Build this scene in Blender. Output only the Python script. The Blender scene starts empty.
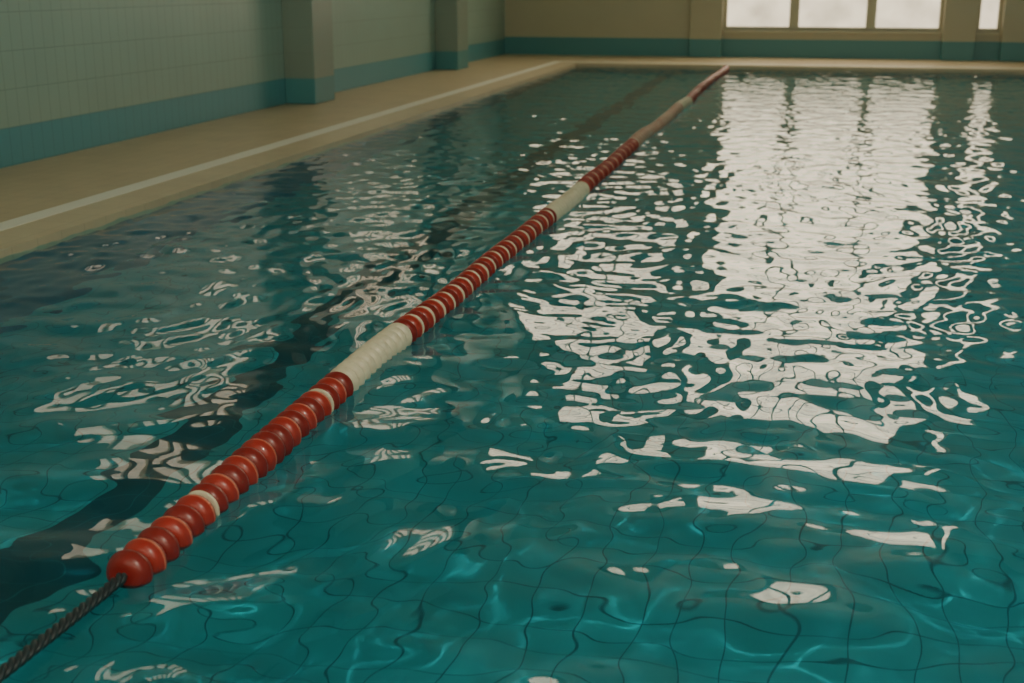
import bpy, bmesh, math, random
import numpy as np
from mathutils import Vector, Matrix
S=bpy.context.scene
COL=S.collection
# ------------------------------------------------------------ camera
f=1280.0; VX,VY=832-512,-20-341.5
phi=math.atan(-VY/f); th=math.atan(VX*math.cos(phi)/f)
H=1.5
cam=bpy.data.cameras.new("camera"); camo=bpy.data.objects.new("camera",cam); COL.objects.link(camo)
camo.location=(0,0,H); camo.rotation_euler=(math.pi/2-phi,0,th)
cam.sensor_width=36; cam.lens=f*36/1024; cam.clip_end=200
cam.dof.use_dof=True; cam.dof.focus_distance=4.8; cam.dof.aperture_fstop=3.2
S.camera=camo

# ------------------------------------------------------------ helpers
def link(o,parent=None):
    COL.objects.link(o)
    if parent: o.parent=parent
    return o
def meshobj(name,verts,faces,mat=None,parent=None,smooth=False,mats=None,fm=None):
    me=bpy.data.meshes.new(name); me.from_pydata(verts,[],faces); me.update()
    o=bpy.data.objects.new(name,me); link(o,parent)
    for m in (mats or ([mat] if mat else [])): me.materials.append(m)
    if fm is not None: me.polygons.foreach_set("material_index",fm)
    if smooth: me.polygons.foreach_set("use_smooth",[True]*len(me.polygons))
    return o
def boxes(name,bl,mat,parent=None,bevel=0):
    V=[];F=[];
    for (x0,x1,y0,y1,z0,z1) in bl:
        b=len(V)
        V+=[(x0,y0,z0),(x1,y0,z0),(x1,y1,z0),(x0,y1,z0),(x0,y0,z1),(x1,y0,z1),(x1,y1,z1),(x0,y1,z1)]
        F+=[tuple(b+i for i in q) for q in [(0,3,2,1),(4,5,6,7),(0,1,5,4),(1,2,6,5),(2,3,7,6),(3,0,4,7)]]
    o=meshobj(name,V,F,mat,parent)
    if bevel:
        m=o.modifiers.new("bevel","BEVEL"); m.width=bevel; m.segments=3; m.limit_method='ANGLE'
    return o
def thing(o,label,cat,kind=None,group=None):
    if label:o["label"]=label
    if cat:o["category"]=cat
    if kind:o["kind"]=kind
    if group:o["group"]=group
    return o
def mat(name):
    m=bpy.data.materials.new(name); m.use_nodes=True; nt=m.node_tree
    return m,nt,nt.nodes["Principled BSDF"]
def N(nt,t,**k):
    n=nt.nodes.new(t)
    for a,b in k.items(): setattr(n,a,b)
    return n
def rgb(r,g,b):  # sRGB 0-255 -> linear
    c=lambda v:((v/255+.055)/1.055)**2.4 if v/255>.04045 else v/255/12.92
    return (c(r),c(g),c(b),1)
def math_(nt,op,a,b=None,c=None):
    n=N(nt,"ShaderNodeMath",operation=op)
    for i,v in enumerate((a,b,c)):
        if v is None: continue
        if isinstance(v,(int,float)): n.inputs[i].default_value=v
        else: nt.links.new(v,n.inputs[i])
    return n.outputs[0]
def mix(nt,fac,a,b):
    n=N(nt,"ShaderNodeMix",data_type='RGBA')
    for s,v in ((n.inputs[0],fac),(n.inputs[6],a),(n.inputs[7],b)):
        if isinstance(v,(int,float,tuple)): s.default_value=v
        else: nt.links.new(v,s)
    return n.outputs[2]
def noise(nt,vec,scale,detail=3):
    n=N(nt,"ShaderNodeTexNoise"); n.inputs["Scale"].default_value=scale; n.inputs["Detail"].default_value=detail
    if vec: nt.links.new(vec,n.inputs["Vector"])
    return n.outputs["Fac"]
def pos(nt):
    g=N(nt,"ShaderNodeNewGeometry"); s=N(nt,"ShaderNodeSeparateXYZ")
    nt.links.new(g.outputs["Position"],s.inputs[0])
    nn=N(nt,"ShaderNodeSeparateXYZ"); nt.links.new(g.outputs["Normal"],nn.inputs[0])
    return g.outputs["Position"],s.outputs,nn.outputs
def gridline(nt,c,size,w):
    a=math_(nt,'DIVIDE',c,size); a=math_(nt,'FRACT',a)
    a=math_(nt,'SUBTRACT',a,.5); a=math_(nt,'ABSOLUTE',a)
    return math_(nt,'GREATER_THAN',a,.5-w/size/2)

# ------------------------------------------------------------ materials
def wall_mat(name,base,band,bandz,tw,thh,groutmul=.72):
    m,nt,b=mat(name); P,p,n=pos(nt)
    nx=math_(nt,'ABSOLUTE',n[0]); isx=math_(nt,'GREATER_THAN',nx,.5)
    h=math_(nt,'ADD',math_(nt,'MULTIPLY',p[1],isx),math_(nt,'MULTIPLY',p[0],math_(nt,'SUBTRACT',1.0,isx)))
    lv=gridline(nt,h,tw,.006); lh=gridline(nt,math_(nt,'SUBTRACT',p[2],bandz),thh,.006)
    line=math_(nt,'MAXIMUM',lv,lh)
    nz=noise(nt,P,1.3)
    isb=math_(nt,'LESS_THAN',p[2],bandz)
    dark=tuple(c*.85 for c in base[:3])+(1,)
    c0=mix(nt,nz,dark,base); c=mix(nt,isb,c0,band)
    mm=N(nt,"ShaderNodeMix",data_type='RGBA',blend_type='MULTIPLY')
    nt.links.new(line,mm.inputs[0]); nt.links.new(c,mm.inputs[6]); mm.inputs[7].default_value=(groutmul,)*3+(1,)
    nt.links.new(mm.outputs[2],b.inputs["Base Color"]); b.inputs["Roughness"].default_value=.35
    bm=N(nt,"ShaderNodeBump"); bm.inputs["Strength"].default_value=.4; bm.inputs["Distance"].default_value=.003
    nt.links.new(math_(nt,'SUBTRACT',1.0,line),bm.inputs["Height"]); nt.links.new(bm.outputs[0],b.inputs["Normal"])
    return m
M_tile=wall_mat("glazed_wall_tile",rgb(160,186,176),rgb(92,158,170),.355,.15,.30,.68)
M_plas=wall_mat("cream_plaster",rgb(190,184,158),rgb(82,144,150),.397,8,8,1.0)
M_pil=wall_mat("pillar_tile",rgb(142,158,146),rgb(82,144,150),.355,.35,.30,.9)
def simple(name,col,rough=.5,metal=0,nscale=0,namt=.15):
    m,nt,b=mat(name); b.inputs["Roughness"].default_value=rough; b.inputs["Metallic"].default_value=metal
    if nscale:
        P,p,n=pos(nt); d=tuple(c*(1-namt*2) for c in col[:3])+(1,)
        nt.links.new(mix(nt,noise(nt,P,nscale,5),d,col),b.inputs["Base Color"])
    else: b.inputs["Base Color"].default_value=col
    return m
def tiled(name,col,size,w,rough,mul=.8,ns=3,namt=.12):
    m,nt,b=mat(name); P,p,n=pos(nt)
    line=math_(nt,'MAXIMUM',gridline(nt,p[0],size,w),gridline(nt,p[1],size,w))
    d=tuple(c*(1-namt*2) for c in col[:3])+(1,)
    c=mix(nt,noise(nt,P,ns,5),d,col)
    mm=N(nt,"ShaderNodeMix",data_type='RGBA',blend_type='MULTIPLY')
    nt.links.new(line,mm.inputs[0]); nt.links.new(c,mm.inputs[6]); mm.inputs[7].default_value=(mul,)*3+(1,)
    nt.links.new(mm.outputs[2],b.inputs["Base Color"]); b.inputs["Roughness"].default_value=rough
    return m
M_deck=tiled("beige_deck_tile",rgb(212,192,158),.15,.006,.5)
M_cope=tiled("coping_tile",rgb(216,198,166),.25,.006,.45)
M_grate=simple("pale_grate",rgb(238,234,222),.5)
M_ceil=simple("ceiling_paint",rgb(178,188,176),.8,0,1)
M_frame=simple("window_frame_paint",rgb(200,195,170),.5,0,2,.05)
# basin
D=-1.4
M_basin,nt,b=mat("pool_basin_tile"); P,p,n=pos(nt)
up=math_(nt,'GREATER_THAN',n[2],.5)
TS=.18
gx=gridline(nt,p[0],TS,.006); gy=gridline(nt,p[1],TS,.006); gz=gridline(nt,p[2],TS,.006)
l_f=math_(nt,'MAXIMUM',gx,gy); l_w=gz
line=math_(nt,'ADD',math_(nt,'MULTIPLY',l_f,up),math_(nt,'MULTIPLY',l_w,math_(nt,'SUBTRACT',1.0,up)))
c=mix(nt,noise(nt,P,2.2,5),rgb(36,158,170),rgb(80,206,212))
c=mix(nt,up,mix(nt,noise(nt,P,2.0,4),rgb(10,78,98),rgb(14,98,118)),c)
dx=math_(nt,'ABSOLUTE',math_(nt,'ADD',p[0],2.72))
lane=math_(nt,'MULTIPLY',math_(nt,'LESS_THAN',dx,.125),up)
c=mix(nt,lane,c,rgb(22,96,112)); c=mix(nt,line,c,rgb(34,122,134))
nt.links.new(c,b.inputs["Base Color"]); b.inputs["Roughness"].default_value=.5
# water
M_water,nt,b=mat("pool_water_surface")
b.inputs["Base Color"].default_value=rgb(110,213,221); b.inputs["Roughness"].default_value=0.02
b.inputs["IOR"].default_value=1.333; b.inputs["Transmission Weight"].default_value=1
# panes
def pane(name,lo,hi,z0,z1):
    m,nt,b=mat(name); P,p,n=pos(nt)
    nt.nodes.remove(b)
    e=N(nt,"ShaderNodeEmission"); mr=N(nt,"ShaderNodeMapRange",interpolation_type='SMOOTHSTEP')
    nt.links.new(p[2],mr.inputs[0]); mr.inputs[1].default_value=z0; mr.inputs[2].default_value=z1
    mr.inputs[3].default_value=lo; mr.inputs[4].default_value=hi
    nz=noise(nt,P,1.7,4); k=math_(nt,'ADD',.35,math_(nt,'MULTIPLY',nz,1.3))
    nt.links.new(math_(nt,'MULTIPLY',mr.outputs[0],k),e.inputs[1])
    e.inputs[0].default_value=(1.0,.85,.59,1)
    nt.links.new(e.outputs[0],nt.nodes["Material Output"].inputs[0]); return m
M_pane=pane("bright_frosted_glass",1.5,4.6,1.0,3.4)
M_pane2=pane("high_window_glass",2.0,3.8,2,5)
M_pane4=pane("side_window_glass",1.4,2.5,2,5)
M_fill_pane=pane("near_fill_glow",1.5,1.9,2,5)  # glow for the added fill window in the near wall

# ------------------------------------------------------------ room
K=1.0507
RX0,RX1,RY0,RY1,RZ=-6.06*K,11.0,-3.0,24.6*K,8.2
PX0,PX1,PY0,PY1=-4.2*K,8.4,.4,23.3
FZ=.05
ZB=-2.1
def wall_open(name,axis,c0,c1,a0,a1,ops,m):
    as_=sorted({a0,a1,*[o[0] for o in ops],*[o[1] for o in ops]}); zs=sorted({ZB,RZ,*[o[2] for o in ops],*[o[3] for o in ops]})
    bl=[]
    for i in range(len(as_)-1):
        col=[]
        for j in range(len(zs)-1):
            ca=(as_[i]+as_[i+1])/2; cz=(zs[j]+zs[j+1])/2
            if any(o[0]<ca<o[1] and o[2]<cz<o[3] for o in ops): continue
            if col and abs(col[-1][1]-zs[j])<1e-6: col[-1][1]=zs[j+1]
            else: col.append([zs[j],zs[j+1]])
        for z0,z1 in col:
            bl.append((as_[i],as_[i+1],c0,c1,z0,z1) if axis=='y' else (c0,c1,as_[i],as_[i+1],z0,z1))
    o=boxes(name,bl,m); thing(o,None,None,"structure"); return o
T=.25
W0,W1,W2,W3=-1.91*K,1.97*K,2.53*K,2.96*K
WT=7.9
far_ops=[(W0,W1,.56,WT),(W2,W3,.56,WT),(-5.6,-2.95,3.8,7.5)]
near_ops=[(-4.5,8.0,2.5,6.5)]
left_ops=[(9.8,13.6,2.4,3.8),(15.9,20.2,2.7,5.0)]
o=wall_open("wall_far",'y',RY1,RY1+T,RX0-T,RX1+T,far_ops,M_plas); thing(o,"cream painted end wall with a teal tiled band","wall")
o=wall_open("wall_left",'x',RX0-T,RX0,RY0,RY1,left_ops,M_tile); thing(o,"pale green glazed tile wall with a blue tiled base band","wall")
o=boxes("wall_right",[(RX1,RX1+T,RY0,RY1,ZB,RZ)],M_tile); thing(o,"pale green tiled wall","wall","structure")
o=wall_open("wall_near",'y',RY0-T,RY0,RX0-T,RX1+T,near_ops,M_plas); thing(o,"cream painted wall with an added fill light opening","wall","structure")
o=boxes("ceiling",[(RX0-T,RX1+T,RY0-T,RY1+T,RZ,RZ+.2)],M_ceil); thing(o,"pale painted hall ceiling","ceiling","structure")
G0,G1=.34,.50
o=boxes("floor",[(RX0,PX0-G1,RY0,RY1,-.1,FZ),(PX1+G1,RX1,RY0,RY1,-.1,FZ),(PX0-G1,PX1+G1,RY0,PY0-G1,-.1,FZ),(PX0-G1,PX1+G1,PY1+G1,RY1,-.1,FZ)],M_deck)
thing(o,"beige tiled pool deck running beside the wall","floor","structure")

def ring(d0,d1,z0,z1):
    return [(PX0-d1,PX0-d0,PY0-d1,PY1+d1,z0,z1),(PX1+d0,PX1+d1,PY0-d1,PY1+d1,z0,z1),
            (PX0-d0,PX1+d0,PY0-d1,PY0-d0,z0,z1),(PX0-d0,PX1+d0,PY1+d0,PY1+d1,z0,z1)]
pool=link(bpy.data.objects.new("swimming_pool",None)); pool.location=(0,0,0)
thing(pool,"teal tiled indoor swimming pool with beige coping","swimming pool")
boxes("coping",ring(0,G0,-.1,FZ),M_cope,pool)
boxes("overflow_grate",ring(G0,G1,-.1,FZ+.004),M_grate,pool)["label"]="pale white overflow grate strip"
V=[(PX0,PY0,D),(PX1,PY0,D),(PX1,PY1,D),(PX0,PY1,D),(PX0,PY0,-.1),(PX1,PY0,-.1),(PX1,PY1,-.1),(PX0,PY1,-.1)]
basin=meshobj("basin",V,[(0,1,2,3),(0,4,5,1),(1,5,6,2),(2,6,7,3),(3,7,4,0)],M_basin,pool)
basin.cycles.is_caustics_receiver=True

# ------------------------------------------------------------ water
rng=np.random.default_rng(57)
ys=[PY0+.001]
while ys[-1]<PY1-.06: ys.append(ys[-1]+.011+.0014*ys[-1])
ys.append(PY1-.001); ys=np.array(ys)
xs=np.concatenate([np.arange(PX0+.001,3.9,.015),np.linspace(3.9,PX1-.001,70)])
X,Y=np.meshgrid(xs,ys)
WX=X+.10*np.sin(1.3*Y+.7*X)+.06*np.sin(2.9*X-1.1*Y); WY=Y+.10*np.sin(1.1*X-.8*Y+1)+.05*np.sin(3.3*Y+.9*X)
def waves(n,l0,l1,lc,sd,slope):
    Z=np.zeros_like(X)
    lam=np.exp(rng.uniform(np.log(l0),np.log(l1),n))
    ang=rng.uniform(0,2*np.pi,n); ph=rng.uniform(0,2*np.pi,n)
    w=np.exp(-((np.log(lam)-np.log(lc))**2)/(2*sd**2)); w*=slope/np.sqrt((w**2).sum()/2)
    for i in range(n):
        k=2*np.pi/lam[i]
        Z+=w[i]/k*np.sin(k*(WX*np.cos(ang[i])+WY*np.sin(ang[i]))+ph[i])
    return Z
def ss(a,b): 
    t=np.clip((Y-a)/(b-a),0,1); return t*t*(3-2*t)
s1=ss(3.0,7.0); s2=ss(9,20)
Z=waves(130,.09,1.0,.20,.5,.078)*(.50+.50*s1)*(1-.55*s2)
Z+=waves(40,.35,1.6,.50,.35,.058)*(1-.55*s1)*(1-.3*s2)
ny,nx=X.shape
co=np.stack([X,Y,Z],-1).reshape(-1,3).astype(np.float32)
idx=np.arange(ny*nx).reshape(ny,nx)
q=np.stack([idx[:-1,:-1],idx[:-1,1:],idx[1:,1:],idx[1:,:-1]],-1).reshape(-1,4)
me=bpy.data.meshes.new("pool_water"); me.vertices.add(len(co)); me.vertices.foreach_set("co",co.ravel())
me.loops.add(q.size); me.loops.foreach_set("vertex_index",q.ravel().astype(np.int32))
me.polygons.add(len(q)); me.polygons.foreach_set("loop_start",np.arange(0,q.size,4,dtype=np.int32))
me.polygons.foreach_set("use_smooth",np.ones(len(q),dtype=bool)); me.update(calc_edges=True); me.validate()
me.materials.append(M_water)
wo=link(bpy.data.objects.new("pool_water",me)); thing(wo,"rippling clear teal pool water reflecting bright windows","water","stuff")
wo.cycles.is_caustics_caster=True

# ------------------------------------------------------------ pillars
def pillar(x0,x1,y0,y1,m,label,grp):
    o=boxes("pillar",[(x0,x1,y0,y1,FZ,RZ)],m,None,.012); thing(o,label,"pillar",None,grp); return o
for y in (7.6,14.7,21.0): pillar(RX0,-5.98,y,y+.65,M_pil,"square tiled wall pillar with a blue base band","side wall pillars")
for x0,x1 in ((-2.5*K,W0),(W1,W2),(W3,W3+.6)):
    pillar(x0,x1,RY1-.18,RY1,M_plas,"cream pilaster beside the tall window with teal base","end wall pillars")

# ------------------------------------------------------------ windows
wn=0
def window(axis,a0,a1,z0,z1,c,nm,pm,sill=True,muls=None,sg=1):
    global wn; wn+=1
    fw=.07
    if muls is None: muls=[a0+(a1-a0)*i/nm for i in range(1,nm)]
    bl=[(a0,a0+fw,z0,z1),(a1-fw,a1,z0,z1),(a0+fw,a1-fw,z0,z0+fw),(a0+fw,a1-fw,z1-fw,z1)]+[(m-.09,m+.09,z0+fw,z1-fw) for m in muls]
    ed=[a0+fw]+[e for m in muls for e in (m-.09,m+.09)]+[a1-fw]
    if z1-z0>3:
        for zt in (z0+(z1-z0)*.36,z0+(z1-z0)*.7):
            for i in range(0,len(ed),2): bl.append((ed[i],ed[i+1],zt-.06,zt+.06))
    B=[(a,b_,min(c,c+sg*.1),max(c,c+sg*.1),p_,q_) if axis=='y' else (c-.1,c,a,b_,p_,q_) for a,b_,p_,q_ in bl]
    o=boxes(f"window_{wn}",B,M_frame); thing(o,"tall window with cream frame and bright frosted panes","window","structure")
    d=.06*sg
    pv=[(a0,c+d,z0),(a1,c+d,z0),(a1,c+d,z1),(a0,c+d,z1)] if axis=='y' else [(c-d,a0,z0),(c-d,a1,z0),(c-d,a1,z1),(c-d,a0,z1)]
    meshobj("pane",pv,[(0,1,2,3)],pm,o)
    if sill:
        boxes("sill",[(a0,a1,c-.12,c,z0-.05,z0)],M_frame,o,.008)
window('y',W0,W1,.56,WT,RY1+.08,3,M_pane,True,[-.63*K,.73*K])
window('y',W2,W3,.56,WT,RY1+.08,1,M_pane,True,[])
window('y',-5.6,-2.95,3.8,7.5,RY1+.08,2,M_pane2,False)
for (a0,a1,z0,z1) in left_ops: window('x',a0,a1,z0,z1,RX0-.08,6,M_pane4,False)
window('y',-4.5,8.0,2.5,6.5,RY0-.08,8,M_fill_pane,False,None,-1)  # added window out of view, glowing to light the rope from the front

# ------------------------------------------------------------ lane rope
RXX=-1.70; ZR=.018
rope=link(bpy.data.objects.new("lane_rope",None)); rope.location=(RXX,PY0,0)
thing(rope,"red and white disc lane divider rope floating on the water","lane rope")
def glossy(name,col,rough=.35):
    m,nt,b=mat(name); P,p,n=pos(nt)
    d=tuple(c*.65 for c in col[:3])+(1,)
    nt.links.new(mix(nt,noise(nt,P,25,4),d,col),b.inputs["Base Color"]); b.inputs["Roughness"].default_value=rough
    b.inputs["Coat Weight"].default_value=.3
    return m
M_red=glossy("red_float_plastic",rgb(176,48,38)); M_white=glossy("ivory_float_plastic",rgb(232,222,194)); M_dred=glossy("dark_red_float_plastic",rgb(144,34,30))
M_hilite=glossy("coral_highlight_paint",rgb(218,118,92))  # paler coral for the highlight painted round the red discs
def lathe(prof,seg=28):
    V=[];F=[]
    for (y,r) in prof:
        for i in range(seg):
            a=2*math.pi*i/seg; V.append((r*math.cos(a),y,r*math.sin(a)))
    for j in range(len(prof)-1):
        for i in range(seg):
            F.append((j*seg+i,(j+1)*seg+i,(j+1)*seg+(i+1)%seg,j*seg+(i+1)%seg))
    return V,F
pr_red=[(-.036,.012),(-.036,.026),(-.0345,.036),(-.030,.046),(-.023,.055),(-.015,.0602),(-.009,.0615),(-.005,.0640),(0,.065),(.005,.0640),(.009,.0615),(.015,.0602),(.023,.055),(.030,.046),(.0345,.036),(.036,.026),(.036,.012)]
pr_wh=[(y*.75,r) for y,r in pr_red]
pr_thin=[(-.005,.012),(-.005,.052),(-.0035,.058),(0,.060),(.0035,.058),(.005,.052),(.005,.012)]
def prot(pr,ms,nm):
    V,F=lathe(pr); me=bpy.data.meshes.new(nm); me.from_pydata(V,[],F); me.update()
    me.polygons.foreach_set("use_smooth",[True]*len(me.polygons))
    for m in ms: me.materials.append(m)
    if len(ms)>1:
        me.polygons.foreach_set("material_index",[1 if 7<=i//28<=8 else 0 for i in range(len(F))])
    return me
meR=prot(pr_red,[M_red,M_hilite],"float_disc_red"); meD=prot(pr_red,[M_dred],"float_disc_dark_red"); meW=prot(pr_wh,[M_white],"float_disc_white"); meT=prot(pr_thin,[M_white],"float_ring_white")
def rx(y): return RXX+.012*math.sin(y*.9)+.008*math.sin(y*2.3+1)
def rz(y): return ZR+.006*math.sin(y*1.7)+.004*math.sin(y*4.1)
seq=[];y=2.70
def zone(y):
    for i,e in enumerate((4.34,5.02,7.95,9.2,11.8,15.5,16.5,99)):
        if y<e: return i
pats=[["D","R","D","R","D","R","T","D","R","D","R","D","R","D"],["W"],["D","R","T"],["W"],["R","D","R","T"],["R","W"],["W"],["R","D"]]
zi=-1;pi_=0
while y<22.9:
    z_=zone(y)
    if z_!=zi: zi=z_;pi_=0
    k=pats[zi][pi_%len(pats[zi])]; pi_+=1
    L={"T":.010,"W":.062}.get(k,.072)
    seq.append((k,y+L/2)); y+=L+.002
meM={"R":meR,"D":meD,"W":meW,"T":meT}
random.seed(4)
nind=0; rest=[]
for k,yy in seq:
    M=Matrix.Translation((rx(yy)-RXX,yy-PY0,rz(yy)))@Matrix.Rotation(random.uniform(-.06,.06),4,'Z')@Matrix.Rotation(random.uniform(-.05,.05),4,'X')
    if nind<100:
        o=bpy.data.objects.new("float_disc",meM[k]); link(o,rope); o.matrix_local=M; nind+=1
        o["label"]={"R":"red float disc","D":"dark red float disc","W":"ivory white float disc","T":"thin white float ring"}[k]
    else: rest.append((k,M))
V=[];F=[];fm=[];mi={"R":0,"D":1,"W":2,"T":2}
for k,M in rest:
    me=meM[k]; b0=len(V); V+=[tuple(M@v.co) for v in me.vertices]
    for p_ in me.polygons: F.append(tuple(b0+i for i in p_.vertices)); fm.append(mi[k])
o=meshobj("float_disc_run",V,F,None,rope,True,[M_red,M_dred,M_white],fm); o["kind"]="stuff"
# cable: three twisted strands
M_cab,nt,b=mat("dark_twisted_cable"); b.inputs["Base Color"].default_value=rgb(40,50,54); b.inputs["Roughness"].default_value=.4
V=[];F=[]
def tube(path,r,seg=8):
    b0=len(V); n=len(path)
    for j,pnt in enumerate(path):
        t=(Vector(path[min(j+1,n-1)])-Vector(path[max(j-1,0)])).normalized()
        u_=t.cross(Vector((0,0,1))).normalized(); v_=t.cross(u_)
        for i in range(seg):
            a=2*math.pi*i/seg; V.append(tuple(Vector(pnt)+u_*r*math.cos(a)+v_*r*math.sin(a)))
    for j in range(n-1):
        for i in range(seg): F.append((b0+j*seg+i,b0+(j+1)*seg+i,b0+(j+1)*seg+(i+1)%seg,b0+j*seg+(i+1)%seg))
for s in range(3):
    path=[]
    for j in range(0,520):
        yy=PY0+.01+j*(2.72-PY0)/520; a=2*math.pi*(yy/.085+s/3)
        path.append((rx(yy)-RXX+.0085*math.cos(a),yy-PY0,rz(yy)+.006+.0085*math.sin(a)))
    tube(path,.0082)
tube([(rx(yy)-RXX,yy-PY0,rz(yy)) for yy in np.arange(2.7,PY1-.02,.1)],.011)
meshobj("cable",V,F,M_cab,rope,True)["label"]="dark twisted steel cable"

# ------------------------------------------------------------ light
wd=bpy.data.worlds.new("world"); S.world=wd; wd.use_nodes=True
wd.node_tree.nodes["Background"].inputs[0].default_value=(.6,.75,.8,1); wd.node_tree.nodes["Background"].inputs[1].default_value=.3
def area(name,loc,rot,sx,sy,e,col):
    l=bpy.data.lights.new(name,'AREA'); l.shape='RECTANGLE'; l.size=sx; l.size_y=sy; l.energy=e; l.color=col
    o=bpy.data.objects.new(name,l); o.location=loc; o.rotation_euler=rot; link(o); return o
area("underwater_fill",(8.3,8,-.6),(0,math.radians(90),0),.6,10,200,(.85,.99,1))  # added unseen light that brightens the pool bottom from below the surface
# added point light without a fixture, behind the viewpoint: its light is refracted by the ripples onto the pool bottom
l=bpy.data.lights.new("caustic_fill",'POINT'); l.energy=900; l.color=(1,.93,.80); l.shadow_soft_size=.05
l.cycles.is_caustics_light=True
o=bpy.data.objects.new("caustic_fill",l); o.location=(3.0,-1.5,7.2); link(o)
